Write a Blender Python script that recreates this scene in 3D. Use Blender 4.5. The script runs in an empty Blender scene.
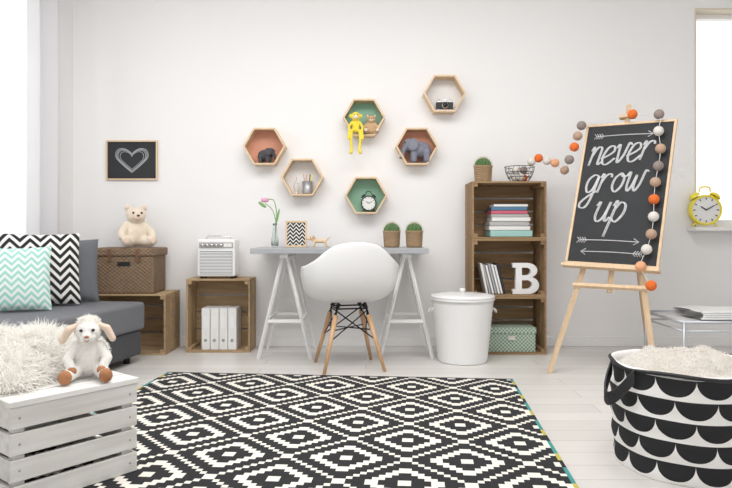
import bpy, bmesh, math, random
from mathutils import Vector, Matrix, Euler
random.seed(7)
sc = bpy.context.scene
COL = sc.collection
R = math.radians

# ------------------------------------------------------------------ materials
class NB:
    def __init__(s, name):
        s.m = bpy.data.materials.new(name); s.m.use_nodes = True
        s.t = s.m.node_tree; s.b = s.t.nodes['Principled BSDF']
    def n(s, typ, **kw):
        nd = s.t.nodes.new(typ)
        for k, v in kw.items(): setattr(nd, k, v)
        return nd
    def l(s, a, b): s.t.links.new(a, b)
    def math(s, op, a, b=0.0, c=0.0):
        nd = s.n('ShaderNodeMath', operation=op)
        for i, v in enumerate((a, b, c)):
            if isinstance(v, (int, float)): nd.inputs[i].default_value = v
            else: s.l(v, nd.inputs[i])
        return nd.outputs[0]
    def mix(s, f, a, b):
        nd = s.n('ShaderNodeMix', data_type='RGBA')
        for sock, v in ((nd.inputs[0], f), (nd.inputs[6], a), (nd.inputs[7], b)):
            if isinstance(v, (int, float)): sock.default_value = v
            elif isinstance(v, tuple): sock.default_value = (*v, 1)
            else: s.l(v, sock)
        return nd.outputs[2]
    def coord(s, kind='Object', scale=(1, 1, 1)):
        tc = s.n('ShaderNodeTexCoord'); mp = s.n('ShaderNodeMapping')
        mp.inputs['Scale'].default_value = scale
        s.l(tc.outputs[kind], mp.inputs[0]); return mp.outputs[0]
    def noise(s, vec, scale, detail=3):
        nd = s.n('ShaderNodeTexNoise'); nd.inputs['Scale'].default_value = scale
        nd.inputs['Detail'].default_value = detail
        if vec is not None: s.l(vec, nd.inputs['Vector'])
        return nd.outputs['Fac']
    def bump(s, h, strength=.3, dist=.002):
        nd = s.n('ShaderNodeBump'); nd.inputs['Strength'].default_value = strength
        nd.inputs['Distance'].default_value = dist
        s.l(h, nd.inputs['Height']); s.l(nd.outputs[0], s.b.inputs['Normal'])
    def color(s, v):
        if isinstance(v, tuple): s.b.inputs['Base Color'].default_value = (*v, 1)
        else: s.l(v, s.b.inputs['Base Color'])

def plain(name, col, rough=.5, metal=0, var=.08, vs=20, bump=0, bs=200, bd=.002, sheen=0):
    k = NB(name); v = k.coord()
    f = k.noise(v, vs)
    k.color(k.mix(f, tuple(c*(1-var) for c in col), tuple(min(1, c*(1+var)) for c in col)))
    k.b.inputs['Roughness'].default_value = rough
    k.b.inputs['Metallic'].default_value = metal
    if sheen: k.b.inputs['Sheen Weight'].default_value = sheen
    if bump: k.bump(k.noise(v, bs, 2), bump, bd)
    return k.m

def hairmat(name, c1, c2):
    k = NB(name)
    f = k.noise(k.coord(), 18)
    col = k.mix(f, c1, c2)
    d = k.n('ShaderNodeBsdfDiffuse'); t = k.n('ShaderNodeBsdfTranslucent')
    k.l(col, d.inputs[0]); k.l(col, t.inputs[0])
    m = k.n('ShaderNodeMixShader'); m.inputs[0].default_value = .5
    k.l(d.outputs[0], m.inputs[1]); k.l(t.outputs[0], m.inputs[2])
    k.l(m.outputs[0], k.t.nodes['Material Output'].inputs[0])
    return k.m

def wood(name, c1, c2, axis='x', rough=.6, isl=.35, scale=1.0):
    k = NB(name)
    sc_ = {'x': (3, 45, 45), 'y': (45, 3, 45), 'z': (45, 45, 3)}[axis]
    v = k.coord('Object', tuple(a*scale for a in sc_))
    f = k.noise(v, 1.0, 5)
    f = k.math('MULTIPLY_ADD', f, 2.2, -.6)
    f = k.math('MINIMUM', k.math('MAXIMUM', f, 0.0), 1.0)
    col = k.mix(f, c1, c2)
    g = k.n('ShaderNodeNewGeometry')
    fac = k.math('MULTIPLY', g.outputs['Random Per Island'], isl)
    col = k.mix(fac, col, tuple(x*.45 for x in c1))
    k.color(col); k.b.inputs['Roughness'].default_value = rough
    k.bump(f, .25, .001)
    return k.m

def weave(name, c1, c2, freq=180, kind='Object', rough=.75):
    k = NB(name)
    tc = k.n('ShaderNodeTexCoord'); sp = k.n('ShaderNodeSeparateXYZ')
    k.l(tc.outputs[kind], sp.inputs[0])
    a = k.math('SINE', k.math('MULTIPLY', k.math('ADD', sp.outputs[0], sp.outputs[1]), freq))
    b = k.math('SINE', k.math('MULTIPLY', sp.outputs[2], freq*1.3))
    h = k.math('MULTIPLY_ADD', k.math('MULTIPLY', a, b), .5, .5)
    nz = k.noise(k.coord(), 30)
    k.color(k.mix(k.math('MULTIPLY', k.math('ADD', h, nz), .5), c1, c2))
    k.bump(h, .8, .004); k.b.inputs['Roughness'].default_value = rough
    return k.m

def uvsep(k):
    tc = k.n('ShaderNodeTexCoord'); sp = k.n('ShaderNodeSeparateXYZ')
    k.l(tc.outputs['UV'], sp.inputs[0]); return sp.outputs[0], sp.outputs[1]

def chevron(name, ca, cb, N=8, Mz=5, amp=1.0, duty=.5):
    k = NB(name); u, v = uvsep(k)
    tri = k.math('ABSOLUTE', k.math('SUBTRACT', k.math('FRACT', k.math('MULTIPLY', u, Mz)), .5))
    val = k.math('FRACT', k.math('ADD', k.math('MULTIPLY', v, N), k.math('MULTIPLY', tri, 2*amp)))
    f = k.math('LESS_THAN', val, duty)
    k.color(k.mix(f, ca, cb)); k.b.inputs['Roughness'].default_value = .9
    k.bump(k.noise(k.coord(), 300), .2, .001)
    return k.m

def scallop(name, rows, cols):
    k = NB(name); u, v = uvsep(k)
    vr = k.math('MULTIPLY', v, rows)
    row = k.math('FLOOR', vr)
    off = k.math('MULTIPLY', k.math('MODULO', row, 2.0), .5)
    uu = k.math('SUBTRACT', k.math('FRACT', k.math('ADD', k.math('MULTIPLY', u, cols), off)), .5)
    vv = k.math('SUBTRACT', .98, k.math('FRACT', vr))
    a = k.math('POWER', k.math('ABSOLUTE', k.math('DIVIDE', uu, .50)), 2.2)
    b = k.math('POWER', k.math('ABSOLUTE', k.math('DIVIDE', vv, .84)), 2.2)
    ins = k.math('LESS_THAN', k.math('ADD', a, b), 1.0)
    pos = k.math('GREATER_THAN', vv, 0.0)
    k.color(k.mix(k.math('MULTIPLY', ins, pos), (.80, .79, .77), (.012, .012, .014)))
    k.b.inputs['Roughness'].default_value = .85
    k.bump(k.noise(k.coord('Object'), 6, 2), .35, .03)
    return k.m

def checker(name, c1, c2, scale):
    k = NB(name); ch = k.n('ShaderNodeTexChecker'); ch.inputs['Scale'].default_value = scale
    k.l(k.coord('Object'), ch.inputs['Vector'])
    ch.inputs['Color1'].default_value = (*c1, 1); ch.inputs['Color2'].default_value = (*c2, 1)
    k.color(ch.outputs['Color']); k.b.inputs['Roughness'].default_value = .7
    return k.m

m_wall = plain('wall_paint', (.85, .842, .84), .7, var=.01, vs=2, bump=.08, bs=150, bd=.001)
m_ceil = plain('ceiling_paint', (.88, .88, .88), .8, var=.01)
m_trim = plain('trim_paint', (.84, .83, .82), .4, var=.01)
m_white = plain('white_plastic', (.82, .82, .82), .3, var=.01)
m_wmetal = plain('white_metal', (.82, .82, .82), .3, var=.01)
m_wpaint = plain('white_paper', (.78, .78, .77), .6, var=.03)
m_black = plain('black_matte', (.012, .012, .014), .5)
m_bmetal = plain('black_wire', (.015, .015, .015), .35, metal=.6)
m_chrome = plain('chrome', (.7, .7, .7), .2, metal=1)
m_greytop = plain('grey_desktop', (.38, .39, .41), .45, var=.03)
m_lwood = wood('pale_birch', (.70, .50, .31), (.80, .61, .41), 'z', .5, .12)
m_beech = wood('beech_leg', (.56, .33, .17), (.66, .42, .24), 'z', .45, .1)
m_cratex = wood('crate_wood', (.25, .15, .07), (.46, .30, .155), 'x', .75, .45)
m_cratel = wood('crate_wood_light', (.36, .24, .13), (.56, .40, .23), 'x', .75, .4)
m_wcrate = wood('painted_white_wood', (.62, .60, .565), (.87, .86, .84), 'x', .6, .14, .6)
m_peach = plain('coral_panel', (.70, .33, .22), .6)
m_mint = plain('green_panel', (.26, .48, .35), .6)
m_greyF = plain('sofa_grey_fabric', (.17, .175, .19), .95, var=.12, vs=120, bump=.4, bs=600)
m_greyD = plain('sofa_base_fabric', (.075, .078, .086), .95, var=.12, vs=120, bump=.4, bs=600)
m_greyC = plain('grey_cushion_fabric', (.15, .16, .175), .95, var=.1, vs=100, bump=.4, bs=600)
m_chevB = chevron('zigzag_black_white', (.80, .79, .77), (.015, .015, .017), 8, 4, 1.1, .52)
m_chevM = chevron('zigzag_mint', (.78, .83, .81), (.34, .64, .56), 9, 6, .9, .5)
m_chevF = chevron('zigzag_print', (.75, .74, .70), (.02, .02, .02), 6, 3, .9, .6)
m_chalkb = plain('chalkboard', (.022, .024, .027), .7, var=.25, vs=8)
m_chalk = plain('chalk', (.62, .62, .63), .9, var=.25, vs=90)
m_wick = weave('brown_wicker', (.08, .05, .03), (.34, .23, .14), 190)
m_wickL = weave('light_wicker', (.22, .13, .065), (.56, .40, .24), 300)
m_green = plain('cactus_green', (.07, .16, .05), .7, var=.3, vs=60)
m_spine = plain('cactus_spine', (.55, .50, .32), .7)
m_plushc = plain('plush_cream', (.80, .70, .57), .95, var=.12, vs=60, bump=.9, bs=160, bd=.005, sheen=.4)
m_plusht = plain('plush_tan', (.62, .42, .24), .95, var=.12, vs=60, bump=.9, bs=160, bd=.005)
m_plushw = plain('plush_white', (.88, .86, .82), .95, var=.06, vs=60, bump=.9, bs=200, bd=.005, sheen=.3)
m_plusho = plain('plush_brown', (.42, .19, .09), .9, var=.15, vs=60, bump=.6, bs=200)
m_plushp = plain('plush_ear', (.76, .60, .48), .95, var=.1, vs=60, bump=.6, bs=200)
m_plushy = plain('plush_yellow', (.85, .68, .07), .95, var=.12, vs=60, bump=.7, bs=200)
m_plushg = plain('plush_grey', (.22, .23, .28), .95, var=.15, vs=60, bump=.7, bs=200)
m_plushd = plain('plush_darkgrey', (.08, .08, .09), .95, var=.2, vs=60, bump=.7, bs=200)
m_fur = hairmat('sheepskin_fur', (.95, .93, .885), (.98, .97, .95))
m_furb = hairmat('fluffy_blanket', (.90, .865, .815), (.96, .94, .91))
m_wool = hairmat('lamb_wool', (.92, .90, .86), (.96, .95, .92))
m_yel = plain('yellow_metal', (.85, .72, .05), .35)
m_scal = scallop('scallop_fabric', 5, 13)
m_ging = checker('gingham_green', (.50, .58, .48), (.18, .27, .21), 75)
m_dot = checker('pattern_paper', (.8, .8, .78), (.08, .08, .09), 90)
m_grille = plain('radio_grille', (.42, .41, .40), .5, metal=.3)
m_glassy = NB('vase_glass'); m_glassy.b.inputs['Transmission Weight'].default_value = .9
m_glassy.b.inputs['Roughness'].default_value = .03; m_glassy.color((.9, .96, .93)); m_glassy = m_glassy.m
m_stem = plain('stem_green', (.20, .38, .12), .5)
m_pink = plain('petal_pink', (.75, .35, .50), .5)

# ------------------------------------------------------------------ mesh builder
def catmull(pts, n=6, closed=False):
    P = [Vector(p) for p in pts]
    if len(P) < 3: return P
    out = []; L = len(P)
    rng = range(L if closed else L-1)
    for i in rng:
        if closed: p0, p1, p2, p3 = P[(i-1) % L], P[i], P[(i+1) % L], P[(i+2) % L]
        else: p0, p1, p2, p3 = P[max(i-1, 0)], P[i], P[i+1], P[min(i+2, L-1)]
        for j in range(n):
            t = j/n
            out.append(.5*((2*p1)+(p2-p0)*t+(2*p0-5*p1+4*p2-p3)*t*t+(3*p1-p0-3*p2+p3)*t**3))
    if not closed: out.append(P[-1])
    return out

class MB:
    def __init__(s, M=None):
        s.v = []; s.f = []; s.fm = []; s.fs = []; s.uv = []; s.mats = []; s.M = M
    def mi(s, m):
        if m not in s.mats: s.mats.append(m)
        return s.mats.index(m)
    def add(s, vs, fs, mat, smooth=False, M=None, uvs=None):
        b = len(s.v)
        for v in vs:
            v = Vector(v)
            if M is not None: v = M @ v
            if s.M is not None: v = s.M @ v
            s.v.append(v)
        k = s.mi(mat)
        for f in fs:
            s.f.append([i+b for i in f]); s.fm.append(k); s.fs.append(smooth)
            s.uv.extend([(uvs[i] if uvs else (0, 0)) for i in f])
    def box(s, c, d, mat, rot=None, bev=0, M=None):
        bm = bmesh.new(); bmesh.ops.create_cube(bm, size=1)
        for v in bm.verts: v.co = Vector((v.co.x*d[0], v.co.y*d[1], v.co.z*d[2]))
        if bev: bmesh.ops.bevel(bm, geom=bm.edges[:], offset=bev, segments=2 if bev < .02 else 4, affect='EDGES', profile=.5)
        T = Matrix.Translation(c)
        if rot: T = T @ Euler(rot).to_matrix().to_4x4()
        if M is not None: T = M @ T
        bm.verts.index_update()
        s.add([v.co.copy() for v in bm.verts], [[v.index for v in f.verts] for f in bm.faces], mat, False, T)
        bm.free()
    def bx(s, x0, x1, y0, y1, z0, z1, mat, bev=0, M=None):
        s.box(((x0+x1)/2, (y0+y1)/2, (z0+z1)/2), (x1-x0, y1-y0, z1-z0), mat, None, bev, M)
    def tube(s, pts, r, mat, n=8, closed=False, sm=0, M=None, caps=True):
        if sm: pts = catmull(pts, sm, closed)
        P = [Vector(p) for p in pts]; L = len(P)
        rr = r if isinstance(r, (list, tuple)) else [r]*L
        if len(rr) != L: rr = [rr[0]+(rr[-1]-rr[0])*i/(L-1) for i in range(L)]
        vs = []; up = None
        for i in range(L):
            if closed: t = P[(i+1) % L]-P[i-1]
            else: t = P[min(i+1, L-1)]-P[max(i-1, 0)]
            if t.length < 1e-9: t = Vector((0, 0, 1))
            t.normalize()
            if up is None:
                up = Vector((0, 0, 1)) if abs(t.z) < .9 else Vector((1, 0, 0))
            a = up - t*up.dot(t)
            if a.length < 1e-6: a = Vector((1, 0, 0)) - t*t.x
            a.normalize(); up = a; b = t.cross(a)
            for j in range(n):
                q = 2*math.pi*j/n
                vs.append(P[i]+(a*math.cos(q)+b*math.sin(q))*rr[i])
        fs = []
        for i in range(L if closed else L-1):
            for j in range(n):
                i2 = (i+1) % L
                fs.append([i*n+j, i*n+(j+1) % n, i2*n+(j+1) % n, i2*n+j])
        if not closed and caps:
            fs.append(list(range(n))[::-1]); fs.append([(L-1)*n+j for j in range(n)])
        s.add(vs, fs, mat, n > 4, M)
    def cyl(s, p0, p1, r0, r1, mat, n=20, M=None):
        s.tube([p0, p1], [r0, r1], mat, n, M=M)
    def lathe(s, prof, mat, c=(0, 0, 0), n=32, M=None, rf=None):
        vs = []; uvs = []; L = len(prof)
        for i, (r, z) in enumerate(prof):
            for j in range(n+1):
                q = 2*math.pi*j/n
                k = rf(q, z) if rf else 1
                vs.append((c[0]+r*k*math.cos(q), c[1]+r*k*math.sin(q), c[2]+z)); uvs.append((j/n, i/(L-1)))
        fs = [[i*(n+1)+j, i*(n+1)+j+1, (i+1)*(n+1)+j+1, (i+1)*(n+1)+j] for i in range(L-1) for j in range(n)]
        s.add(vs, fs, mat, True, M, uvs)
    def ell(s, c, r, mat, rot=None, n=20, M=None):
        if isinstance(r, (int, float)): r = (r, r, r)
        T = Matrix.Translation(c)
        if rot: T = T @ Euler(rot).to_matrix().to_4x4()
        if M is not None: T = M @ T
        k = n//2; vs = [(0, 0, r[2])]
        for i in range(1, k):
            p = math.pi*i/k
            for j in range(n):
                q = 2*math.pi*j/n
                vs.append((r[0]*math.sin(p)*math.cos(q), r[1]*math.sin(p)*math.sin(q), r[2]*math.cos(p)))
        vs.append((0, 0, -r[2])); e = len(vs)-1
        fs = [[0, 1+j, 1+(j+1) % n] for j in range(n)]
        for i in range(k-2):
            for j in range(n):
                a = 1+i*n
                fs.append([a+j, a+n+j, a+n+(j+1) % n, a+(j+1) % n])
        a = 1+(k-2)*n
        fs += [[a+j, e, a+(j+1) % n] for j in range(n)]
        s.add(vs, fs, mat, True, T)
    def grid(s, fn, nu, nv, mat, smooth=True, M=None, flip=False):
        vs = []; uvs = []
        for i in range(nu+1):
            for j in range(nv+1):
                vs.append(fn(i/nu, j/nv)); uvs.append((i/nu, j/nv))
        fs = []
        for i in range(nu):
            for j in range(nv):
                q = [i*(nv+1)+j, (i+1)*(nv+1)+j, (i+1)*(nv+1)+j+1, i*(nv+1)+j+1]
                fs.append(q[::-1] if flip else q)
        s.add(vs, fs, mat, smooth, M, uvs)
    def obj(s, name, loc=(0, 0, 0), rz=0, parent=None, rot=None):
        me = bpy.data.meshes.new(name)
        me.from_pydata([tuple(v) for v in s.v], [], s.f)
        for m in s.mats: me.materials.append(m)
        me.polygons.foreach_set('material_index', s.fm)
        me.polygons.foreach_set('use_smooth', s.fs)
        ul = me.uv_layers.new(name='UVMap')
        ul.data.foreach_set('uv', [x for p in s.uv for x in p])
        me.update()
        ob = bpy.data.objects.new(name, me); COL.objects.link(ob)
        ob.location = loc; ob.rotation_euler = rot if rot else (0, 0, rz)
        if parent: ob.parent = parent
        return ob

def group(name, loc=(0, 0, 0), rz=0):
    e = bpy.data.objects.new(name, None); COL.objects.link(e)
    e.location = loc; e.rotation_euler = (0, 0, rz); e.empty_display_size = .05
    return e

def plush(name, parent, ells, limbs, mat, vox=.005, it=6):
    b = MB()
    for e in ells: b.ell(e[0], e[1], mat, e[2] if len(e) > 2 else None, 20)
    for pts, rads in limbs:
        P = [Vector(p) for p in pts]
        for i in range(len(P)-1):
            st = 7
            for j in range(st+1):
                t = j/st
                b.ell(P[i].lerp(P[i+1], t), rads[i]+(rads[i+1]-rads[i])*t, mat, None, 12)
    ob = b.obj(name, parent=parent)
    md = ob.modifiers.new('remesh', 'REMESH'); md.mode = 'VOXEL'; md.voxel_size = vox; md.use_smooth_shade = True
    sm = ob.modifiers.new('smooth', 'SMOOTH'); sm.iterations = it; sm.factor = .5
    return ob

def strands(name, parent, samples, mat, length=.04, width=.002, droop=.5, curl=.5, zmin=None):
    vs = []; fs = []
    for p, nrm in samples:
        L = length*random.uniform(.6, 1.2)
        d = (nrm+Vector([random.gauss(0, curl) for _ in range(3)])).normalized()
        side = d.cross(Vector([random.gauss(0, 1) for _ in range(3)])).normalized()*width
        d2 = (d+Vector((random.gauss(0, curl), random.gauss(0, curl), -droop))).normalized()
        d3 = (d2+Vector((random.gauss(0, curl), random.gauss(0, curl), -droop))).normalized()
        a = Vector(p); b_ = a+d*L*.4; c = b_+d2*L*.35; e = c+d3*L*.3
        if zmin is not None:
            for q in (a, b_, c, e): q.z = max(q.z, zmin)
        k = len(vs)
        vs += [a-side, a+side, b_-side*.9, b_+side*.9, c-side*.6, c+side*.6, e]
        fs += [[k, k+1, k+3, k+2], [k+2, k+3, k+5, k+4], [k+4, k+5, k+6]]
    me = bpy.data.meshes.new(name); me.from_pydata([tuple(v) for v in vs], [], fs)
    me.materials.append(mat)
    ob = bpy.data.objects.new(name, me); COL.objects.link(ob); ob.parent = parent
    return ob

def ell_samples(c, r, n, top=True):
    out = []
    c = Vector(c)
    while len(out) < n:
        d = Vector([random.gauss(0, 1) for _ in range(3)]).normalized()
        if top and d.z < -.05: continue
        p = c+Vector((d.x*r[0], d.y*r[1], d.z*r[2]))
        nn = Vector((d.x/r[0], d.y/r[1], d.z/r[2])).normalized()
        out.append((p, nn))
    return out

# ------------------------------------------------------------------ room
YW = 4.87; HC = 2.9
XL = -2.23; AL = -R(10.2)
k = NB('floor_boards')
br = k.n('ShaderNodeTexBrick'); k.l(k.coord('Object'), br.inputs['Vector'])
br.inputs['Scale'].default_value = 1; br.inputs['Brick Width'].default_value = 1.8
br.inputs['Row Height'].default_value = .14; br.inputs['Mortar Size'].default_value = .0024
br.inputs['Color1'].default_value = (.66, .64, .61, 1); br.inputs['Color2'].default_value = (.75, .73, .70, 1)
br.inputs['Mortar'].default_value = (.44, .42, .39, 1); br.offset = .37
gr = k.noise(k.coord('Object', (2.5, 40, 1)), 1, 4)
k.color(k.mix(k.math('MULTIPLY', gr, .42), br.outputs['Color'], (.58, .555, .515)))
k.b.inputs['Roughness'].default_value = .36
b = MB(); b.bx(-3.6, 3.4, -2.0, 5.1, -.1, 0, k.m); b.obj('floor')
b = MB(); b.bx(-3.6, 3.4, -2.0, 5.1, HC, HC+.1, m_ceil); b.obj('ceiling')
wx0, wx1, wz0, wz1 = 2.50, 3.22, .90, 2.57
b = MB()
b.bx(-2.45, wx0, YW, YW+.2, 0, HC, m_wall); b.bx(wx1, 3.4, YW, YW+.2, 0, HC, m_wall)
b.bx(wx0, wx1, YW, YW+.2, 0, wz0, m_wall); b.bx(wx0, wx1, YW, YW+.2, wz1, HC, m_wall)
b.obj('wall_back')
b = MB(); b.bx(3.3, 3.4, -2, YW, 0, HC, m_wall); b.obj('wall_right')
b = MB()
m_beige = plain('beige_trim', (.70, .62, .50), .5)
b.bx(wx0, wx0+.012, YW-.003, YW+.10, wz0+.001, wz1, m_beige); b.bx(wx0+.012, wx1, YW-.003, YW+.10, wz1-.014, wz1, m_beige)
b.bx(wx0+.001, wx0+.05, YW+.10, YW+.15, wz0, wz1, m_trim); b.bx(wx0+.05, wx1, YW+.10, YW+.15, wz1-.05, wz1, m_trim)
b.bx(wx0+.05, wx1, YW+.10, YW+.15, wz0, wz0+.06, m_trim); b.bx(wx1-.05, wx1, YW+.10, YW+.15, wz0+.06, wz1-.05, m_trim)
b.obj('window_1')
b = MB(); b.bx(wx0-.06, wx1+.05, YW-.13, YW-.004, wz0-.025, wz0+.003, m_trim, .004); b.obj('windowsill')
b = MB()
oy0, oy1, oz0, oz1 = -.55, -2.7, .35, 2.7
b.bx(-.2, 0, oy0, .15, 0, HC, m_wall); b.bx(-.2, 0, -7, oy1, 0, HC, m_wall)
b.bx(-.2, 0, oy1, oy0, 0, oz0, m_wall); b.bx(-.2, 0, oy1, oy0, oz1, HC, m_wall)
b.obj('wall_left', (XL, YW, 0), AL)
b = MB()
for (a, c) in ((oy0-.06, oy0), (oy1, oy1+.06), ((oy0+oy1)/2-.04, (oy0+oy1)/2+.04)):
    b.bx(-.14, -.08, a, c, oz0, oz1, m_trim)
b.bx(-.139, -.081, oy1, oy0, oz0, oz0+.06, m_trim); b.bx(-.139, -.081, oy1, oy0, oz1-.06, oz1, m_trim)
b.obj('window_2', (XL, YW, 0), AL)
b = MB(); b.bx(-2.2, 3.3, YW-.014, YW, 0, .075, m_trim, .003); b.obj('baseboard_back')
b = MB(); b.bx(0, .014, -6, -.03, 0, .075, m_trim, .003); b.obj('baseboard_left', (XL, YW, 0), AL)
# sheer curtain
k = NB('sheer_curtain')
tr = k.n('ShaderNodeBsdfTranslucent'); tr.inputs[0].default_value = (.62, .62, .63, 1)
tp = k.n('ShaderNodeBsdfTransparent'); df = k.n('ShaderNodeBsdfDiffuse'); df.inputs[0].default_value = (.78, .78, .79, 1)
m1 = k.n('ShaderNodeMixShader'); m1.inputs[0].default_value = .80; k.l(tr.outputs[0], m1.inputs[1]); k.l(df.outputs[0], m1.inputs[2])
m2 = k.n('ShaderNodeMixShader'); m2.inputs[0].default_value = .04; k.l(m1.outputs[0], m2.inputs[1]); k.l(tp.outputs[0], m2.inputs[2])
k.l(m2.outputs[0], k.t.nodes['Material Output'].inputs[0])
b = MB()
def cur(u, v):
    y = -.34-2.52*u
    x = .090+.040*math.sin(u*100+.5*math.sin(v*3))+.018*math.sin(u*43+1)
    return (x*(1), y, .43+(2.39)*v)
b.grid(cur, 300, 8, k.m); b.tube([(.085, -.2, 2.83), (.085, -3.0, 2.83)], .012, m_wmetal)
b.obj('sheer_curtain', (XL, YW, 0), AL)

# ------------------------------------------------------------------ rug
def rug():
    W, L = 2.07, 3.0
    mb = plain('rug_black', (.015, .015, .017), .95, var=.3, vs=200, bump=.5, bs=500)
    mw = plain('rug_cream', (.80, .765, .69), .95, var=.06, vs=200, bump=.5, bs=500)
    mt = plain('rug_teal', (.05, .28, .27), .95); my = plain('rug_yellow', (.50, .42, .08), .95)
    P = 20; nx = 90; cell = (W-.03)/nx; celly = cell*1.0
    ny = int((L-.04)/celly)
    b = MB(); vs = []; T = .012
    for i in range(nx+1):
        for j in range(ny+1): vs.append((.015+i*cell, -.02-j*celly, T))
    fb = []; fw = []
    for i in range(nx):
        for j in range(ny):
            q = [i*(ny+1)+j, i*(ny+1)+j+1, (i+1)*(ny+1)+j+1, (i+1)*(ny+1)+j]
            x = i+.5+5; y = j+.5
            def d(ox, oy):
                a = (x-ox) % P; c = (y-oy) % P
                return min(a, P-a)+min(c, P-c)
            dd = min(d(0, 0), d(10, 10))
            blk = (1.5 < dd < 4.5) or (6.5 < dd < 9.5)
            (fb if blk else fw).append(q)
    b.add(vs, fb, mb); b.add(vs, fw, mw)
    xe, ye = .015+nx*cell, -.02-ny*celly
    b.bx(0, W, -.02, 0, 0, T, mb); b.bx(0, W, ye-.02, ye, 0, T, mb)
    n = 40; st = -ye/n
    for i in range(n):
        m = (mt, my, mb, mt)[i % 4]
        b.bx(0, .015, -(i+1)*st, -i*st-.02*(i == 0), 0, T, m); b.bx(xe, xe+.015, -(i+1)*st, -i*st-.02*(i == 0), 0, T, m)
    b.bx(.015, xe, ye, -.02, 0, T*.6, mb)
    b.obj('patterned_rug', (-1.209, 3.908, .001), -R(5.1))
rug()

# ------------------------------------------------------------------ crates
def crate(name, x, y, z, W, H, D, mat, parent=None, nd=3):
    b = MB(); th = .013; g = .008
    dd = (D-(nd-1)*g)/nd
    for i in range(nd):
        y0 = i*(dd+g)
        b.bx(0, W, y0, y0+dd, 0, th, mat, .0015); b.bx(0, W, y0, y0+dd, H-th, H, mat, .0015)
        b.bx(0, th, y0, y0+dd, th+.001, H-th-.001, mat, .0015); b.bx(W-th, W, y0, y0+dd, th+.001, H-th-.001, mat, .0015)
    p = .026
    for (px, pz) in ((th, th), (W-th-p, th), (th, H-th-p), (W-th-p, H-th-p)):
        b.bx(px+.0005, px+p, .002, D-th-.002, pz+.0005, pz+p, mat, .0015)
    nb = 4; hh = (H-2*th-(nb-1)*.012)/nb
    for i in range(nb):
        z0 = th+i*(hh+.012)
        b.bx(th, W-th, D-th, D-.001, z0, z0+hh, mat, .0015)
    return b.obj(name, (x, y, z), parent=parent)
sh = group('crate_bookcase', (.750, 4.52, 0))
for i in range(3): crate('crate_%d' % (i+1), 0, 0, i*.409, .525, .408, .32, m_cratex, sh)
crate('wooden_crate', -1.294, 4.60, 0, .46, .529, .25, m_cratel)
crate('wooden_crate', -1.95, 4.50, 0, .54, .43, .345, m_cratel)

# white slatted crate (stands on the rug)
b = MB(); W, D, H = .43, .5, .332; g = .014
hh = (H-.02-3*g)/4
for i in range(4):
    z0 = i*(hh+g)
    for (x0, x1, y0, y1) in ((0, W, 0, .014), (0, W, D-.014, D), (0, .014, .015, D-.015), (W-.014, W, .015, D-.015)):
        b.bx(x0, x1, y0, y1, z0, z0+hh, m_wcrate, .002)
for (px, py) in ((.015, .015), (W-.05, .015), (.015, D-.05), (W-.05, D-.05)):
    b.bx(px, px+.035, py, py+.035, 0, H-.02, m_wcrate, .002)
dd = (D+.01-4*.010)/5
for i in range(5):
    y0 = -.005+i*(dd+.010); b.bx(-.005, W+.005, y0, y0+dd, H-.019, H, m_wcrate, .002)
for z0 in [i*(hh+g)+hh/2 for i in range(4)]:
    for x in (.028, W-.028): b.cyl((x, -.0008, z0), (x, .002, z0), .004, .004, m_grille, 10)
b.obj('white_slatted_crate', (-1.087, 1.954, .0145), R(51.5))

# sheepskin on crate
sk = group('sheepskin_throw')
blobs = [((-1.30, 2.22, .36), (.17, .14, .09)), ((-1.23, 2.40, .37), (.14, .14, .12)), ((-1.40, 2.38, .37), (.12, .13, .12)), ((-1.185, 2.23, .36), (.09, .09, .05)), ((-1.22,2.12,.358),(.11,.09,.045))]
b = MB()
for c, r in blobs: b.ell(c, r, m_fur, None, 24)
b.v = [Vector((v.x, v.y, max(v.z, .349))) for v in b.v]
b.obj('hide', parent=sk)
S = []
for c, r in blobs: S += ell_samples(c, r, int(50000*(r[0]*r[1]+r[0]*r[2])*1.6))
strands('fur', sk, S, m_fur, .060, .0018, .5, .34, .350)

# ------------------------------------------------------------------ sofa
b = MB()
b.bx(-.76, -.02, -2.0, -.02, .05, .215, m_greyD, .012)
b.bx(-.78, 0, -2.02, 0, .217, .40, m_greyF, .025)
for (x, y) in ((-.7, -.1), (-.08, -.1), (-.7, -1.9), (-.08, -1.9)): b.cyl((x, y, 0), (x, y, .06), .02, .025, m_black)
b.obj('grey_daybed_sofa', (-1.48, 4.30, 0), AL)

def cushion(name, loc, w, h, t, yaw, tilt, mat):
    b = MB()
    def side(sg):
        def f(u, v):
            a, c = 2*u-1, 2*v-1
            th = t/2*(max(0, (1-a*a)*(1-c*c)))**.42
            return (w/2*a*(1-.05*(1-c*c)), sg*th, h/2*c*(1-.05*(1-a*a)))
        return f
    b.grid(side(-1), 24, 24, mat); b.grid(side(1), 24, 24, mat, flip=True)
    b.obj(name, loc, rot=(tilt, 0, yaw))
cushion('grey_cushion', (-1.99, 4.20, .612), .44, .42, .13, R(28), -R(10), m_greyC)
cushion('zigzag_cushion', (-2.035, 4.00, .635), .46, .46, .14, R(28), -R(12), m_chevB)
cushion('mint_cushion', (-2.07, 3.74, .592), .42, .385, .13, R(28), -R(14), m_chevM)

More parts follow.
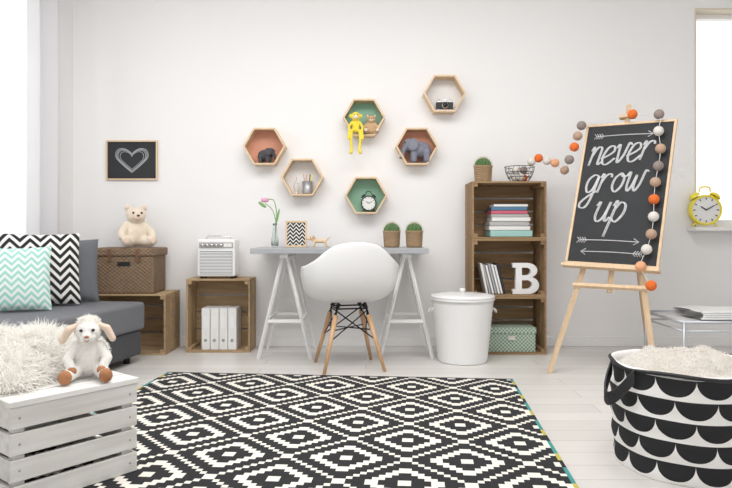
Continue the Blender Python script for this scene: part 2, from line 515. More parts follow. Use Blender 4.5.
# ------------------------------------------------------------------ desk
b = MB()
b.bx(-.774, .42, 4.27, 4.84, .722, .757, m_greytop, .003)
for cx in (-.555, .275):
    b.bx(cx-.03, cx+.03, 4.31, 4.80, .690, .7215, m_wmetal, .004)
    for y in (4.36, 4.75):
        for sg in (-1, 1):
            x1 = cx+sg*.18
            b.tube([(cx+sg*.014, y, .705), (x1, y, 0)], .0125, m_wmetal, 4)
        zc = .26; xx = .014+(.166)*(1-zc/.705)
        b.box((cx, y, zc), (2*xx, .012, .022), m_wmetal)
    for sg in (-1, 1):
        xx = .014+.166*(1-.26/.705)
        b.box((cx+sg*xx, 4.555, .26), (.014, .39, .022), m_wmetal)
b.obj('trestle_desk')

# ------------------------------------------------------------------ chair
ch = group('shell_armchair', (-.11, 4.115, 0), R(12.6))
ctrl = [(0, .235, .425), (.17, .225, .425), (.255, .155, .485), (.298, .06, .60), (.308, -.03, .65), (.298, -.11, .66),
        (.245, -.195, .70), (.14, -.245, .785), (0, -.262, .808)]
full = ctrl + [(-x, y, z) for (x, y, z) in ctrl[-2:0:-1]]
rim = catmull(full, 6, True)
b = MB(); nr = len(rim); nt = 14; z0 = .425
vs = [(0, -.01, z0)]
for i in range(1, nt+1):
    t = i/nt; f = 1-(1-t)**2.0; gg = t**2.3
    for p in rim:
        vs.append((p.x*f, p.y*f-.01*(1-f), z0-.012*math.sin(t*math.pi)+(p.z-z0)*gg))
fs = [[0, 1+j, 1+(j+1) % nr] for j in range(nr)]
for i in range(nt-1):
    for j in range(nr):
        a = 1+i*nr; fs.append([a+j, a+nr+j, a+nr+(j+1) % nr, a+(j+1) % nr])
b.add(vs, fs, m_white, True)
so = b.obj('shell', parent=ch)
md = so.modifiers.new('s', 'SOLIDIFY'); md.thickness = .008; md.offset = 0
md = so.modifiers.new('ss', 'SUBSURF'); md.levels = 1; md.render_levels = 1
b = MB(); F = []; T = []
for (sx, sy) in ((-1, -1), (1, -1), (1, 1), (-1, 1)):
    top = Vector((sx*.095, sy*.095, .385)); foot = Vector((sx*.19, sy*.19, 0))
    F.append(foot); T.append(top)
    b.cyl(foot, foot.lerp(top, .9), .011, .016, m_beech, 16)
    b.cyl(foot.lerp(top, .86), top, .007, .007, m_bmetal, 10)
    b.cyl(top, (sx*.08, sy*.08, .415), .012, .016, m_black, 12)
for i in range(4):
    j = (i+1) % 4
    b.cyl(T[i], T[j], .005, .005, m_bmetal, 8)
    b.cyl(F[i].lerp(T[i], .50), F[j].lerp(T[j], .97), .004, .004, m_bmetal, 8)
    b.cyl(F[j].lerp(T[j], .50), F[i].lerp(T[i], .97), .004, .004, m_bmetal, 8)
for i in (0, 1): b.cyl(F[i].lerp(T[i], .66), F[i+2].lerp(T[i+2], .66), .004, .004, m_bmetal, 8)
b.obj('dowel_base', parent=ch)

# ------------------------------------------------------------------ waste bin
b = MB()
prof = [(0, 0), (.158, 0), (.164, .004)] + [(.165+.040*i/20+(.002 if i % 2 else 0), .01+.40*i/20) for i in range(21)]
prof += [(.213, .412), (.215, .420), (.211, .428), (.204, .430)]
b.lathe(prof, m_wmetal, n=48)
b.lathe([(.213, .428), (.216, .436), (.210, .444), (.15, .452), (.05, .458), (0, .459)], m_wmetal, n=48)
b.lathe([(0, .455), (.018, .457), (.012, .466), (.022, .478), (.016, .488), (0, .49)], m_wmetal, n=20)
for sg in (-1, 1):
    b.tube([(sg*.198, -.045, .36), (sg*.217, -.04, .345), (sg*.226, 0, .325), (sg*.217, .04, .345), (sg*.198, .045, .36)], .005, m_wmetal, 8, sm=5)
b.obj('lidded_waste_bin', (.65, 4.31, 0))

# ------------------------------------------------------------------ hexagon shelves
HR = .158; HT = .0125
def hexshelf(x, z, back, rr=HR):
    b = MB(); Y0, Y1 = YW-.115, YW-.001
    ro, ri = rr, rr-HT/.866
    def ring(r, y): return [(r*math.cos(R(60*i)), y, r*math.sin(R(60*i))) for i in range(6)]
    vs = ring(ro, Y0)+ring(ri, Y0)+ring(ri, Y1)+ring(ro, Y1); fs = []
    for i in range(6):
        j = (i+1) % 6
        fs += [[i, j, 6+j, 6+i], [6+i, 6+j, 12+j, 12+i], [i, 18+i, 18+j, j], [12+i, 12+j, 18+j, 18+i]]
    b.add(vs, fs, m_lwood)
    if back:
        b.add(ring(ri, Y1-.006)+ring(ri, Y1-.001), [[0, 1, 2, 3, 4, 5], [11, 10, 9, 8, 7, 6]], back)
    b.obj('hexagon_shelf', (x, 0, z))
hexshelf(-.757, 1.505, m_peach); hexshelf(-.015, 1.72, m_mint); hexshelf(.585, 1.898, None)
hexshelf(.378, 1.505, m_peach); hexshelf(-.475, 1.275, None); hexshelf(0, 1.14, m_mint)
HB = HR*.866-HT-.0015
YH = YW-.06

def elephant(name, loc, yaw, s, mat, vox):
    g = group(name, loc, yaw)
    e = lambda *a: tuple(x*s for x in a)
    plush('body', g, [(e(-.04, 0, .52), e(.40, .27, .30)), (e(.36, 0, .68), e(.24, .22, .24))],
          [([e(.52, 0, .60), e(.62, 0, .42), e(.62, 0, .26), e(.70, 0, .20)], e(.11, .09, .07, .06))] +
          [([e(px, py, .40), e(px, py, .12)], e(.13, .12)) for px in (-.26, .22) for py in (-.15, .15)] +
          [([e(-.40, 0, .58), e(-.48, 0, .36)], e(.035, .03))], mat, vox)
    b = MB()
    for sg in (-1, 1):
        b.ell(e(.28, sg*.27, .66), e(.20, .045, .24), mat, (R(10)*sg, 0, -sg*R(28)), 20)
        b.ell(e(.55, sg*.14, .76), .028*s, m_black, None, 10)
    b.obj('ears_and_eyes', parent=g); return g
elephant('grey_elephant_figurine', (-.757, YH-.005, 1.505-HB), R(-12), .125, m_plushd, .003)
elephant('plush_elephant', (.398, YH-.018, 1.505-HB), R(186), .200, m_plushg, .004)

def teddy(name, loc, yaw, s, mat, msn, armup=0):
    g = group(name, loc, yaw)
    e = lambda *a: tuple(x*s for x in a)
    plush('body', g, [(e(0, .02, .32), e(.26, .21, .31)), (e(0, -.03, .74), e(.23, .21, .20)),
                      (e(-.18, -.01, .91), e(.085, .05, .085)), (e(.18, -.01, .91), e(.085, .05, .085))],
          [([e(sg*.14, -.05, .14), e(sg*.26, -.34, .12), e(sg*.28, -.42, .15)], e(.13, .11, .11)) for sg in (-1, 1)] +
          [([e(sg*.20, 0, .50), e(sg*.33, -.12, .34), e(sg*.34, -.22, .24)], e(.10, .09, .085)) for sg in (-1, 1)], mat, .022*s)
    b = MB()
    b.ell(e(0, -.22, .69), e(.10, .09, .08), msn); b.ell(e(0, -.305, .725), e(.035, .02, .025), m_black, None, 12)
    for sg in (-1, 1):
        b.ell(e(sg*.09, -.215, .79), .026*s, m_black, None, 12)
        b.ell(e(sg*.18, -.045, .91), e(.05, .03, .05), msn, None, 12)
        b.ell(e(sg*.285, -.515, .16), e(.075, .02, .08), msn, None, 12)
    b.obj('face_and_pads', parent=g); return g
teddy('teddy_bear', (-1.68, 4.67, .756), R(30), .315, m_plushc, m_plushp)
teddy('small_teddy_bear', (.038, YH-.015, 1.72-HB), R(3), .150, m_plusht, m_plushc)

g = group('yellow_plush_monkey', (-.076, YW-.137, 1.72-HB))
plush('body', g, [((0, .02, .055), (.030, .026, .05)), ((0, .01, .125), (.036, .032, .034)), ((-.038, .01, .13), (.013, .007, .015)), ((.038, .01, .13), (.013, .007, .015))],
      [([(sg*.02, .01, .02), (sg*.03, -.015, .016), (sg*.035, -.02, -.06), (sg*.028, -.02, -.125), (sg*.034, -.032, -.145)], [.014, .012, .011, .011, .014]) for sg in (-1, 1)] +
      [([(sg*.025, .015, .085), (sg*.050, -.01, .05), (sg*.048, -.02, .0), (sg*.052, -.025, -.04)], [.011, .010, .009, .012]) for sg in (-1, 1)], m_plushy, .003)
b = MB()
b.ell((0, -.018, .118), (.020, .012, .016), m_plushc); b.ell((-.012, -.022, .136), .004, m_black, None, 10); b.ell((.012, -.022, .136), .004, m_black, None, 10)
b.obj('face', parent=g)

b = MB()
b.box((0, 0, .036), (.125, .04, .058), m_black, bev=.004); b.box((0, 0, .070), (.120, .038, .014), m_chrome, bev=.003); b.box((0, 0, .083), (.035, .03, .016), m_chrome, bev=.003)
b.cyl((0, -.018, .038), (0, -.045, .038), .027, .025, m_chrome, 24); b.cyl((0, -.045, .038), (0, -.047, .038), .020, .020, m_black, 24)
b.cyl((.045, 0, .075), (.045, 0, .086), .008, .008, m_chrome); b.cyl((-.045, 0, .075), (-.045, 0, .086), .010, .010, m_chrome)
b.box((0, 0, .0045), (.12, .038, .009), m_chrome)
b.obj('vintage_camera', (.590, YH, 1.898-HB))

b = MB()
b.lathe([(0, 0), (.036, 0), (.038, .01), (.040, .095), (.037, .095), (.035, .01), (0, .01)], plain('tin', (.42, .42, .44), .4, metal=.6), n=28)
for i, (dx, dy, m) in enumerate(((-.015, .0, m_beech), (.01, .01, m_black), (.018, -.01, m_yel), (-.005, -.012, m_peach))):
    b.cyl((dx*.6, dy, .012), (dx*2.0, dy*1.3, .15), .0035, .0035, m, 8)
b.obj('pencil_cup', (-.44, YH, 1.275-HB))
b = MB()
b.tube([(0, 0, .006), (-.018, 0, .05), (.0, 0, .10), (.018, 0, .05)], .004, m_chrome, 8, True, 6)
b.cyl((0, 0, .1), (0, 0, .125), .006, .003, m_chrome, 10); b.lathe([(0, 0), (.022, 0), (.02, .006), (0, .007)], m_chrome, n=20)
b.obj('wire_ornament', (-.523, YH, 1.275-HB))

def alarm(name, loc, r, mat, yaw=0):
    b = MB(); c = Vector((0, 0, r*1.12)); d = r*.55
    RX = Matrix.Translation(c) @ Matrix.Rotation(R(90), 4, 'X')
    b.lathe([(0, -d/2), (r*.9, -d/2), (r, -d/2+.1*r), (r, d/2-.04*r), (r*.97, d/2), (r*.88, d/2), (r*.86, d/2-.08*r), (0, d/2-.08*r)], mat, n=40, M=RX)
    b.lathe([(r*.865, d/2-.07*r), (0, d/2-.07*r)], m_wpaint, n=40, M=RX)
    yf = -d/2+.04*r
    for i in range(12):
        a = R(30*i); p0 = c+Vector((math.sin(a)*r*.68, yf, math.cos(a)*r*.68)); p1 = c+Vector((math.sin(a)*r*.8, yf, math.cos(a)*r*.8))
        b.cyl(p0, p1, r*.03, r*.03, m_black, 6)
    for a, L, w in ((R(-55), .42, .045), (R(60), .62, .035)):
        b.cyl(c+Vector((0, yf-.01*r, 0)), c+Vector((math.sin(a)*r*L, yf-.01*r, math.cos(a)*r*L)), r*w, r*w*.6, m_black, 8)
    for sg in (-1, 1):
        dr = Vector((sg*math.sin(R(35)), 0, math.cos(R(35))))
        MM = Matrix.Translation(c+dr*r*1.08) @ dr.to_track_quat('Z', 'Y').to_matrix().to_4x4()
        b.lathe([(r*.36, 0), (r*.34, r*.10), (r*.22, r*.2), (0, r*.25)], mat, n=20, M=MM)
        b.cyl(c+dr*r*.95, c+dr*r*1.12, r*.05, r*.05, m_chrome, 8)
        d2 = Vector((sg*math.sin(R(35)), 0, -math.cos(R(35))))
        b.cyl(c+d2*r*.9, c+d2*r*1.34, r*.07, r*.05, mat, 10)
    b.tube([c+Vector((-.35*r, 0, 1.2*r)), c+Vector((-.25*r, 0, 1.5*r)), c+Vector((.25*r, 0, 1.5*r)), c+Vector((.35*r, 0, 1.2*r))], r*.05, mat, 8, sm=5)
    b.obj(name, loc, yaw)
alarm('black_alarm_clock', (.02, YH, 1.14-HB), .058, m_black)
alarm('yellow_alarm_clock', (2.545, YW-.062, wz0+.004), .114, m_yel, R(-6))

# ------------------------------------------------------------------ chalk art
def stroke(b, pts, r, M, sm=5):
    b.tube([(p[0], 0, p[1]) for p in pts], r, m_chalk, 5, sm=sm, M=M)
b = MB()
w, h, t = .39, .30, .018
b.bx(-w/2, w/2, -t, 0, -h/2, -h/2+.011, m_lwood, .001); b.bx(-w/2, w/2, -t, 0, h/2-.011, h/2, m_lwood, .001)
b.bx(-w/2, -w/2+.011, -t, 0, -h/2+.011, h/2-.011, m_lwood); b.bx(w/2-.011, w/2, -t, 0, -h/2+.011, h/2-.011, m_lwood)
b.bx(-w/2+.011, w/2-.011, -.008, -.001, -h/2+.011, h/2-.011, m_chalkb)
hp = [(0, -.085), (-.06, -.035), (-.11, .02), (-.10, .07), (-.055, .08), (-.01, .055), (0, .035), (.01, .055), (.055, .08), (.10, .07), (.11, .02), (.06, -.035), (0, -.085)]
m_chalk2 = plain('chalk_soft', (.42, .43, .44), .9)
for s_, rr in ((1.10, .0030), (1.02, .0030), (.94, .0028), (.80, .0025)):
    b.tube([(x*s_, 0, y*s_) for x, y in hp], rr, m_chalk2, 5, sm=5, M=Matrix.Translation((0, -.009, 0)))
b.obj('framed_chalkboard', (-1.777, YW-.002, 1.412))

# ------------------------------------------------------------------ easel
GL = {'n': [[(-.08, .8), (.02, 1), (.04, 0)], [(.04, .50), (.2, .98), (.42, .95), (.46, .5), (.50, .05), (.68, .2)]],
      'e': [[(-.05, .3), (.30, .50), (.50, .72), (.38, .98), (.12, .88), (0, .40), (.12, .03), (.36, 0), (.66, .32)]],
      'v': [[(-.08, .8), (.04, 1), (.12, .5), (.22, 0), (.42, .4), (.50, 1.05), (.66, .95)]],
      'r': [[(-.05, .8), (.05, 1), (.04, 0)], [(.04, .5), (.2, .92), (.42, 1.0), (.50, .82)]],
      'g': [[(.5, .9), (.25, 1), (.02, .75), (.02, .35), (.2, .05), (.42, .25), (.5, .9), (.50, -.2), (.38, -.72), (.10, -.75), (.02, -.5), (.3, -.15), (.68, .15)]],
      'o': [[(.27, 1), (.04, .75), (.02, .3), (.25, 0), (.48, .3), (.48, .75), (.27, 1), (.38, .8), (.66, .88)]],
      'w': [[(-.08, .8), (.04, 1), (.08, .3), (.20, 0), (.34, .3), (.40, .85), (.42, .3), (.54, 0), (.70, .35), (.76, 1.05), (.9, 1.0)]],
      'u': [[(-.08, .8), (.03, 1), (.02, .3), (.2, 0), (.42, .25), (.5, 1)], [(.5, 1), (.48, .3), (.56, .02), (.72, .25)]],
      'p': [[(-.06, .8), (.04, 1), (.02, -.75)], [(.02, .55), (.2, .98), (.46, .85), (.5, .4), (.28, 0), (.03, .2)]]}
def write(b, txt, x, z, s, M, adv=.72, wx=1.0, rise=0):
    for c in txt:
        for st in GL[c]:
            for (ox, oz, rr) in ((0, 0, .0038), (.065, -.01, .0038)):
                stroke(b, [(x+(p[0]+ox+.25*p[1])*s*wx, z+(p[1]+oz)*s) for p in st], rr, M)
        x += (adv+(.25 if c == 'w' else 0))*s*wx; z += rise

al = math.atan(.34)
EM = Matrix.Translation((0, .34*.645, .645)) @ Matrix.Rotation(-al, 4, 'X') @ Matrix.Rotation(R(2.0), 4, 'Y')
def pl(x, z, off=0): return (x, .34*z+off, z)
eg = group('display_easel', (1.372, 3.75, 0), -R(38))
b = MB()
b.tube([pl(-.31, 0), pl(-.03, 1.30)], .017, m_lwood, 4); b.tube([pl(.31, 0), pl(.03, 1.30)], .017, m_lwood, 4)
b.tube([pl(0, .50), pl(.0, 1.70)], .017, m_lwood, 4)
b.tube([(0, .34*1.35+.03, 1.35), (0, 1.06, 0)], .016, m_lwood, 4)
b.tube([pl(-.22, .535, -.02), pl(.22, .535, -.02)], .016, m_lwood, 4)
b.box((0, .34*1.62-.01, 1.62), (.10, .04, .025), m_lwood, (-al, 0, 0), .003)
b.obj('stand', parent=eg)
b = MB(EM)
w, h = .56, .965; f = .016; y0, y1 = -.050, -.030
b.bx(-w/2, w/2, y0, y1, 0, f, m_lwood, .002); b.bx(-w/2, w/2, y0, y1, h-f, h, m_lwood, .002)
b.bx(-w/2, -w/2+f, y0, y1, f, h-f, m_lwood, .002); b.bx(w/2-f, w/2, y0, y1, f, h-f, m_lwood, .002)
b.bx(-w/2+f, w/2-f, y0+.006, y1, f, h-f, m_chalkb)
b.bx(-w/2-.01, w/2+.01, y0-.03, y1+.01, -.022, -.001, m_lwood, .003)
b.obj('board', parent=eg)
b = MB(EM); CM = Matrix.Translation((0, y0+.0045, 0))
write(b, 'never', -.235, .67, .128, CM, .67, .92, .007)
write(b, 'grow', -.235, .475, .128, CM, .69, .93, .005)
write(b, 'up', -.15, .285, .132, CM, .76, 1.0)
def arrow(x0, x1, z, s=1):
    stroke(b, [(x0, z), ((x0+x1)/2, z+.004), (x1, z)], .003, CM)
    d = 1 if x1 > x0 else -1
    stroke(b, [(x1-d*.03, z+.02), (x1, z), (x1-d*.03, z-.02)], .003, CM, 0)
    for i in range(4):
        q = x0+d*i*.015
        stroke(b, [(q-d*.015, z+.018), (q, z), (q-d*.015, z-.018)], .0026, CM, 0)
arrow(-.20, .15, .875); arrow(-.21, .15, .160); arrow(.17, -.19, .085)
b.obj('chalk_lettering', parent=eg)

EW = Matrix.Translation((1.372, 3.75, 0)) @ Matrix.Rotation(-R(38), 4, 'Z') @ EM
c_or = plain('cotton_orange', (.75, .16, .03), .95, bump=.5); c_wh = plain('cotton_white', (.72, .69, .65), .95, bump=.5)
c_ta = plain('cotton_tan', (.48, .33, .24), .95, bump=.5); c_gr = plain('cotton_taupe', (.28, .23, .21), .95, bump=.5); c_rd = plain('cotton_apricot', (.78, .40, .22), .95, bump=.5)
pb = lambda x, s_, o=-.085: tuple(EW @ Vector((x, o, s_)))
gp = [((1.19, 4.60, 1.375), c_wh), ((1.235, 4.58, 1.395), c_or), ((1.29, 4.56, 1.375), c_wh), ((1.335, 4.52, 1.355), c_rd), ((1.39, 4.48, 1.30), c_ta)]
gp += [(pb(-.345, .70), c_gr), (pb(-.325, .79), c_or), (pb(-.315, .87), c_ta), (pb(-.30, .945), c_gr)]
gp += [(pb(-.13, .985), None), (pb(.02, 1.0), c_or), (pb(.18, .985), c_gr), (pb(.19, .87), c_wh), (pb(.215, .75), c_ta), (pb(.215, .635), c_gr), (pb(.21, .53), c_ta), (pb(.215, .42), c_or),
       (pb(.225, .31), c_wh), (pb(.225, .20), c_ta), (pb(.21, .105), c_wh), (pb(.19, .0), c_rd), (pb(.26, -.11), c_or)]
b = MB()
b.tube([p for p, m in gp], .0018, m_wpaint, 6, sm=4)
for p, m in gp:
    if m: b.ell(p, .031, m, None, 16)
b.obj('cotton_ball_garland')

# ------------------------------------------------------------------ shelf contents
def cactus(name, loc, pr=.062, ph=.115, mat=m_wickL):
    b = MB()
    b.lathe([(0, 0), (pr*.85, 0), (pr*.92, ph*.1), (pr, ph*.9), (pr*1.05, ph*.93), (pr*1.05, ph), (pr*.92, ph), (pr*.9, ph*.9), (0, ph*.9)], mat, n=32)
    c = Vector((0, 0, ph*1.05))
    prof = [(pr*.85*math.sin(math.pi*i/12), c.z-pr*.80*math.cos(math.pi*i/12)) for i in range(13)]
    b.lathe(prof, m_green, n=72, rf=lambda q, z: 1+.10*math.cos(12*q))
    for i in range(12):
        for j in range(3, 12):
            q = 2*math.pi*i/12; p = math.pi*j/12
            rr = pr*.85*1.1*math.sin(p)
            o = Vector((rr*math.cos(q), rr*math.sin(q), c.z-pr*.80*math.cos(p)))
            d = (o-c).normalized()
            for k_ in range(3):
                e = (d+Vector([random.gauss(0, .35) for _ in range(3)])).normalized()
                b.tube([o, o+e*.015], [.0010, .0004], m_spine, 3, caps=False)
    b.obj(name, loc)
cactus('potted_cactus', (.852, 4.66, 1.228), .066, .12)
cactus('potted_cactus', (.185, 4.60, .758), .062, .118)
cactus('potted_cactus', (.345, 4.58, .758), .062, .118)

b = MB()
for i, (r, z) in enumerate(((.06, .004), (.085, .04), (.10, .075), (.108, .115))):
    b.tube([(r*math.cos(2*math.pi*j/28), r*math.sin(2*math.pi*j/28), z) for j in range(28)], .0025, m_bmetal, 6, True)
for j in range(16):
    a = 2*math.pi*j/16
    b.tube([(r*math.cos(a+o), r*math.sin(a+o), z) for r, z, o in ((.02, .004, 0), (.06, .004, 0), (.085, .04, .2), (.10, .075, 0), (.108, .115, .2))], .0016, m_bmetal, 5)
for (x, y, z, m) in ((-.03, 0, .035, c_wh), (.035, .02, .035, c_or), (.0, -.04, .035, c_wh), (.0, .04, .037, c_ta), (-.03, -.01, .09, c_wh), (.03, .0, .092, c_gr)): b.ell((x, y, z), .029, m, None, 14)
b.obj('wire_basket_of_cotton_balls', (1.125, 4.69, 1.228))

TH = .0145
b = MB(); z = 0
cols = [(.047, plain('book_teal', (.35, .58, .55), .6)), (.030, m_wpaint), (.034, m_dot), (.030, m_wpaint), (.022, m_dot), (.026, plain('book_rose', (.55, .12, .18), .6)), (.026, plain('book_blue', (.08, .20, .33), .6)), (.02, m_wpaint)]
for i, (hh, m) in enumerate(cols):
    ww = .30-.008*i; dd = .22-.006*i; ox = random.uniform(-.008, .008)
    b.box((ox, 0, z+hh/2), (ww, dd, hh-.003), m, (0, 0, random.uniform(-.03, .03)), .0015)
    z += hh
b.obj('book_stack', (1.03, 4.67, .818+TH))
b = MB(); x = 0
for i in range(7):
    ang = R(-14 if i > 0 else -12); hh = .22-.006*(i % 3); tt = .014
    m = (m_wpaint, m_grille, m_wpaint, m_greytop, m_wpaint, m_wpaint, m_chalkb)[i]
    b.box((x-.5*hh*math.sin(-ang), 0, .5*hh*math.cos(ang)+.003), (tt, .17, hh), m, (0, ang, 0), .001)
    x += .021
b.obj('leaning_magazines', (.868, 4.66, .409+TH))
cu = bpy.data.curves.new('B', 'CURVE'); cu.dimensions = '2D'; cu.fill_mode = 'BOTH'; cu.extrude = .018
def spl(pts):
    s_ = cu.splines.new('POLY'); s_.points.add(len(pts)-1)
    for i, p in enumerate(pts): s_.points[i].co = (p[0], p[1], 0, 1)
    s_.use_cyclic_u = True
def arc(cx, cy, rx, ry, a0, a1, n=12): return [(cx+rx*math.cos(R(a0+(a1-a0)*i/n)), cy+ry*math.sin(R(a0+(a1-a0)*i/n))) for i in range(n+1)]
spl([(0, 0), (.10, 0)]+arc(.115, .062, .075, .062, -90, 80)+arc(.105, .168, .072, .054, -75, 90)+[(0, .222), (0, .188), (.022, .188), (.022, .034), (0, .034)])
spl([(.066, .036)]+arc(.105, .067, .034, .031, -90, 90)+[(.066, .098)])
spl([(.066, .134)]+arc(.10, .161, .030, .027, -90, 90)+[(.066, .188)])
ob = bpy.data.objects.new('tmpB', cu); COL.objects.link(ob)
bpy.context.view_layer.update()
me = bpy.data.meshes.new_from_object(ob.evaluated_get(bpy.context.evaluated_depsgraph_get()))
bpy.data.objects.remove(ob)
me.materials.clear(); me.materials.append(m_white)
ob = bpy.data.objects.new('letter_b_ornament', me); COL.objects.link(ob)
ob.rotation_euler = (R(90), 0, 0); ob.location = (1.050, 4.60, .409+TH)
b = MB(); b.box((0, 0, .065), (.34, .24, .13), m_ging, None, .002); b.box((0, 0, .152), (.35, .25, .042), m_ging, None, .002)
b.box((0, -.126, .10), (.05, .004, .03), m_chrome); b.obj('patterned_storage_box', (1.035, 4.67, TH))
b = MB()
for i in range(4):
    x = i*.064; b.box((x, 0, .15), (.060, .19, .30), m_wpaint, None, .003)
    b.cyl((x, -.096, .07), (x, -.098, .07), .011, .011, m_grille, 14); b.box((x, -.0955, .2), (.034, .002, .09), m_white)
b.obj('binder_row', (-1.16, 4.725, TH))

b = MB()
b.box((0, 0, .15), (.275, .16, .27), m_white, None, .012)
b.box((0, -.0805, .115), (.235, .004, .165), m_greyC)
for i in range(15): b.box((0, -.0835, .04+i*.0106), (.232, .004, .0065), m_wmetal)
b.box((0, -.0815, .242), (.245, .004, .040), m_grille)
for i in range(5): b.cyl((-.095+i*.033, -.083, .242), (-.095+i*.033, -.100, .242), .012, .010, m_chrome, 16)
b.box((.085, -.0845, .242), (.055, .003, .026), m_wpaint); b.box((.080, -.087, .242), (.002, .002, .022), m_peach)
b.tube([(-.09, 0, .284), (-.085, 0, .305), (.085, 0, .305), (.09, 0, .284)], .006, m_chrome, 8)
for x in (-.11, .11):
    for y in (-.055, .055): b.cyl((x, y, 0), (x, y, .018), .012, .012, m_black, 12)
b.obj('retro_radio', (-1.082, 4.70, .530))

b = MB()
b.box((0, 0, .135), (.42, .28, .27), m_wick, None, .012); b.box((0, 0, .294), (.445, .30, .06), m_wick, None, .012)
b.box((0, -.141, .21), (.09, .004, .03), m_black, None, .001)
for x in (-.10, .10): b.box((x, -.152, .27), (.025, .006, .09), plain('leather', (.16, .08, .04), .5), None, .002)
b.obj('wicker_basket', (-1.71, 4.66, .431))

# ------------------------------------------------------------------ desk items
b = MB()
b.lathe([(0, 0), (.022, 0), (.026, .01), (.028, .05), (.018, .10), (.013, .15), (.017, .17), (.014, .17), (.010, .15), (.015, .10), (.024, .05), (.022, .012), (0, .012)], m_glassy, n=28)
b.tube([(.0, 0, .015), (.005, 0, .15), (.012, 0, .25), (-.005, 0, .33), (-.03, 0, .345), (-.05, 0, .34)], .0035, m_stem, 8, sm=6)
b.tube([(.0, 0, .05), (.006, 0, .18), (-.02, 0, .27), (-.07, 0, .315)], [.003, .003], m_stem, 8, sm=6)
for q in range(5):
    a = 2*math.pi*q/5
    b.ell((-.072+.0*q, .009*math.cos(a), .338+.009*math.sin(a)), (.028, .007, .011), m_pink, (a, 0, 0), 12)
b.ell((-.09, 0, .305), (.035, .004, .012), m_stem, (0, R(35), 0), 12)
b.ell((.02, 0, .22), (.008, .003, .06), m_stem, (0, R(12), 0), 12)
b.obj('flower_vase', (-.655, 4.60, .758))
b = MB(); w, h = .155, .19
for a in ((-w/2, w/2, 0, .012), (-w/2, w/2, h-.012, h)): b.bx(a[0], a[1], -.01, .01, a[2], a[3], m_lwood)
b.bx(-w/2, -w/2+.012, -.01, .01, .012, h-.012, m_lwood); b.bx(w/2-.012, w/2, -.01, .01, .012, h-.012, m_lwood)
b.grid(lambda u, v: (-w/2+.012+u*(w-.024), -.004, .012+v*(h-.024)), 1, 1, m_chevF)
b.bx(-w/2+.012, w/2-.012, -.003, .006, .012, h-.012, m_black)
b.tube([(0, .01, .12), (0, .06, .003)], .004, m_lwood, 6)
b.obj('zigzag_photo_frame', (-.505, 4.63, .758), rot=(-R(4), 0, 0))
g = group('wooden_toy_dog', (-.33, 4.58, .758))
plush('body', g, [((-.0, 0, .045), (.05, .016, .016)), ((-.055, 0, .065), (.024, .015, .015)), ((-.08, 0, .058), (.014, .010, .009))],
      [([(px, py, .04), (px+dx, py, .008)], [.009, .008]) for px, dx in ((-.035, -.01), (.038, .012)) for py in (-.012, .012)] +
      [([(.045, 0, .05), (.075, 0, .075)], [.008, .004]), ([(-.045, 0, .05), (-.052, 0, .06)], [.013, .013])], m_lwood, .0025, 3)
b = MB(); b.ell((-.045, -.015, .07), (.008, .004, .014), m_beech, None, 10); b.ell((-.045, .015, .07), (.008, .004, .014), m_beech, None, 10)
b.ell((-.066, -.013, .07), .003, m_black, None, 8); b.ell((-.094, 0, .06), .004, m_black, None, 8); b.obj('details', parent=g)

# ------------------------------------------------------------------ scalloped basket right
g = group('scalloped_toy_basket', (1.205, 2.40, .001))
BH = .368
b = MB()
def rf(q, z): return 1+.018*math.sin(3*q+1)*(z/.36)+.012*math.sin(7*q+z*9)
n = 20
b.lathe([(.252+.018*math.sin(math.pi*.5*i/n)+.004*math.sin(i*1.3), BH*i/n) for i in range(n+1)], m_scal, n=78, rf=rf)
b.lathe([(0, .002), (.252, .002)], m_scal, n=72, rf=rf)
b.lathe([(.268, BH), (.273, BH+.007), (.267, BH+.013), (.258, BH+.01), (.255, BH-.015), (.242, .03), (0, .02)], plain('canvas_white', (.85, .84, .82), .9), n=72, rf=lambda q, z: 1+.018*math.sin(3*q+1)+.012*math.sin(7*q+3))
rp = []
for j in range(72):
    q = 2*math.pi*j/72; kk = .271*rf(q, BH)
    rp.append((kk*math.cos(q), kk*math.sin(q), BH+.006+.005*math.sin(5*q)))
b.tube(rp, .007, m_black, 8, True)
for a0 in (R(190), R(10)):
    pts = []
    for i in range(9):
        t = i/8; a = a0+(t-.5)*.55; rr = .276+.050*math.sin(math.pi*t)
        pts.append((rr*math.cos(a), rr*math.sin(a), BH-.015-.095*math.sin(math.pi*t)*1.0))
    for dz in (-.021, -.014, -.007, 0, .007, .014, .021): b.tube([(p[0], p[1], p[2]+dz) for p in pts], .0045, m_black, 6, sm=3)
b.obj('fabric_tub', parent=g)
b = MB()
def bl(u, v):
    rr = .245*v; a = 2*math.pi*u; x, y = rr*math.cos(a), rr*math.sin(a)
    lump = .026*math.sin(x*27+1.5*math.sin(y*19))*math.cos(y*23+1.2*math.sin(x*17))+.012*math.sin(x*55+y*40)
    z = BH-.012+.040*(1-v**3)+lump*(1-v**5)
    return (x, y, z)
b.grid(bl, 72, 30, m_furb, flip=True); b.obj('blanket', parent=g)
S = []
for i in range(11000):
    u, v = random.random(), math.sqrt(random.random())*.98
    S.append((Vector(bl(u, v)), Vector((0, 0, 1))))
strands('blanket_pile', g, S, m_furb, .014, .0015, .2, .6)

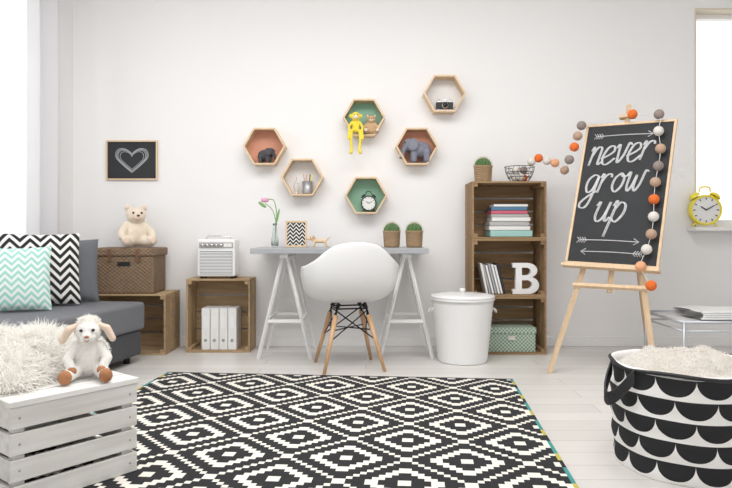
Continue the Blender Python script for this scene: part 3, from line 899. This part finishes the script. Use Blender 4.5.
# ------------------------------------------------------------------ side table right
b = MB(); x0, x1, y0, y1, zt = 1.80, 2.42, 3.62, 4.12, .355
fr = plain('steel_frame', (.52, .54, .57), .35, metal=.5)
for (a, c) in (((x0, y0), (x1, y0)), ((x1, y0), (x1, y1)), ((x1, y1), (x0, y1)), ((x0, y1), (x0, y0))):
    b.cyl((*a, zt), (*c, zt), .009, .009, fr, 10); b.cyl((*a, zt-.05), (*c, zt-.05), .006, .006, fr, 10)
for (x, y) in ((x0, y0), (x1, y0), (x1, y1), (x0, y1)): b.cyl((x, y, 0), (x, y, zt), .009, .009, fr, 10)
b.bx(x0, x1, y0, y1, zt-.012, zt-.002, m_wmetal)
b.obj('side_table')
b = MB()
for i in range(4):
    def fl(u, v, i=i): return (1.93+.42*u+.01*math.sin(v*9+i), 3.68+.34*v, zt+.012+i*.012+.004*math.sin(u*7+i)*math.sin(v*5))
    b.grid(fl, 16, 16, m_wpaint); b.grid(lambda u, v: (fl(u, v)[0], fl(u, v)[1], fl(u, v)[2]-.010 if i else zt+.009), 16, 16, m_wpaint, flip=True)
    b.tube([fl(t/8, 0) for t in range(9)], .006, m_wpaint, 8)
b.obj('folded_cloth')

# ------------------------------------------------------------------ plush lamb
g = group('plush_lamb', (-.985, 2.27, .348), R(18)); g.scale = (1.04, 1.04, 1.0)
plush('wool_body', g, [((0, .03, .075), (.062, .055, .072)), ((0, 0, .165), (.042, .042, .044)), ((0, .005, .20), (.026, .024, .016)), ((0, -.028, .150), (.026, .026, .024))],
      [([(sg*.035, .0, .035), (sg*.055, -.05, .024), (sg*.06, -.07, .024)], [.026, .022, .020]) for sg in (-1, 1)] +
      [([(sg*.038, .0, .115), (sg*.062, -.025, .075), (sg*.05, -.04, .05)], [.019, .017, .016]) for sg in (-1, 1)], m_plushw, .003, 4)
plush('hooves', g, [((sg*.062, -.088, .026), (.022, .018, .025)) for sg in (-1, 1)] + [((sg*.047, -.048, .038), (.017, .016, .016)) for sg in (-1, 1)], [], m_plusho, .003, 3)
plush('ears', g, [], [([(sg*.034, -.002, .190), (sg*.060, -.010, .176), (sg*.078, -.014, .140)], [.009, .014, .012]) for sg in (-1, 1)], m_plushp, .003, 3)
b = MB()
for sg in (-1, 1): b.ell((sg*.019, -.040, .176), .0055, m_black, None, 12)
b.ell((0, -.055, .155), (.008, .005, .005), m_plusho, None, 12)
b.tube([(-.008, -.053, .142), (0, -.054, .139), (.008, -.053, .142)], .0012, m_plusho, 6)
b.obj('face', parent=g)
S = ell_samples((0, .01, .195), (.032, .03, .022), 700)+ell_samples((0, .035, .08), (.060, .053, .068), 2500, False)
S = [s_ for s_ in S if s_[0].z > .02]
strands('wool', g, S, m_wool, .014, .0010, .3, .6, .002)

# ------------------------------------------------------------------ light
wd = bpy.data.worlds.new('daylight'); sc.world = wd; wd.use_nodes = True
bg = wd.node_tree.nodes['Background']; bg.inputs[0].default_value = (1, .992, .985, 1); bg.inputs[1].default_value = 1.30
def area(name, loc, rot, sx, sy, e, col=(1, 1, 1)):
    l = bpy.data.lights.new(name, 'AREA'); l.shape = 'RECTANGLE'; l.size = sx; l.size_y = sy; l.energy = e; l.color = col
    o = bpy.data.objects.new(name, l); COL.objects.link(o); o.location = loc; o.rotation_euler = rot
area('added_ceiling_fill', (-.1, 2.7, 2.85), (R(6), 0, 0), 3.2, 1.8, 112, (1, .99, .98))  # added fill light below the ceiling to brighten the room, not a real fixture
area('window_daylight', (-3.1, 3.4, 1.7), (0, R(-82), R(-10)), 2.3, 2.2, 100, (.99, .99, 1))

cam = bpy.data.cameras.new('camera'); co = bpy.data.objects.new('camera', cam); COL.objects.link(co)
co.location = (0, 0, .867); co.rotation_euler = (R(90), 0, 0)
cam.sensor_width = 36; cam.lens = 36*640/732; cam.shift_y = -12/732; cam.clip_start = .05
sc.camera = co
sc.view_settings.view_transform = 'Standard'
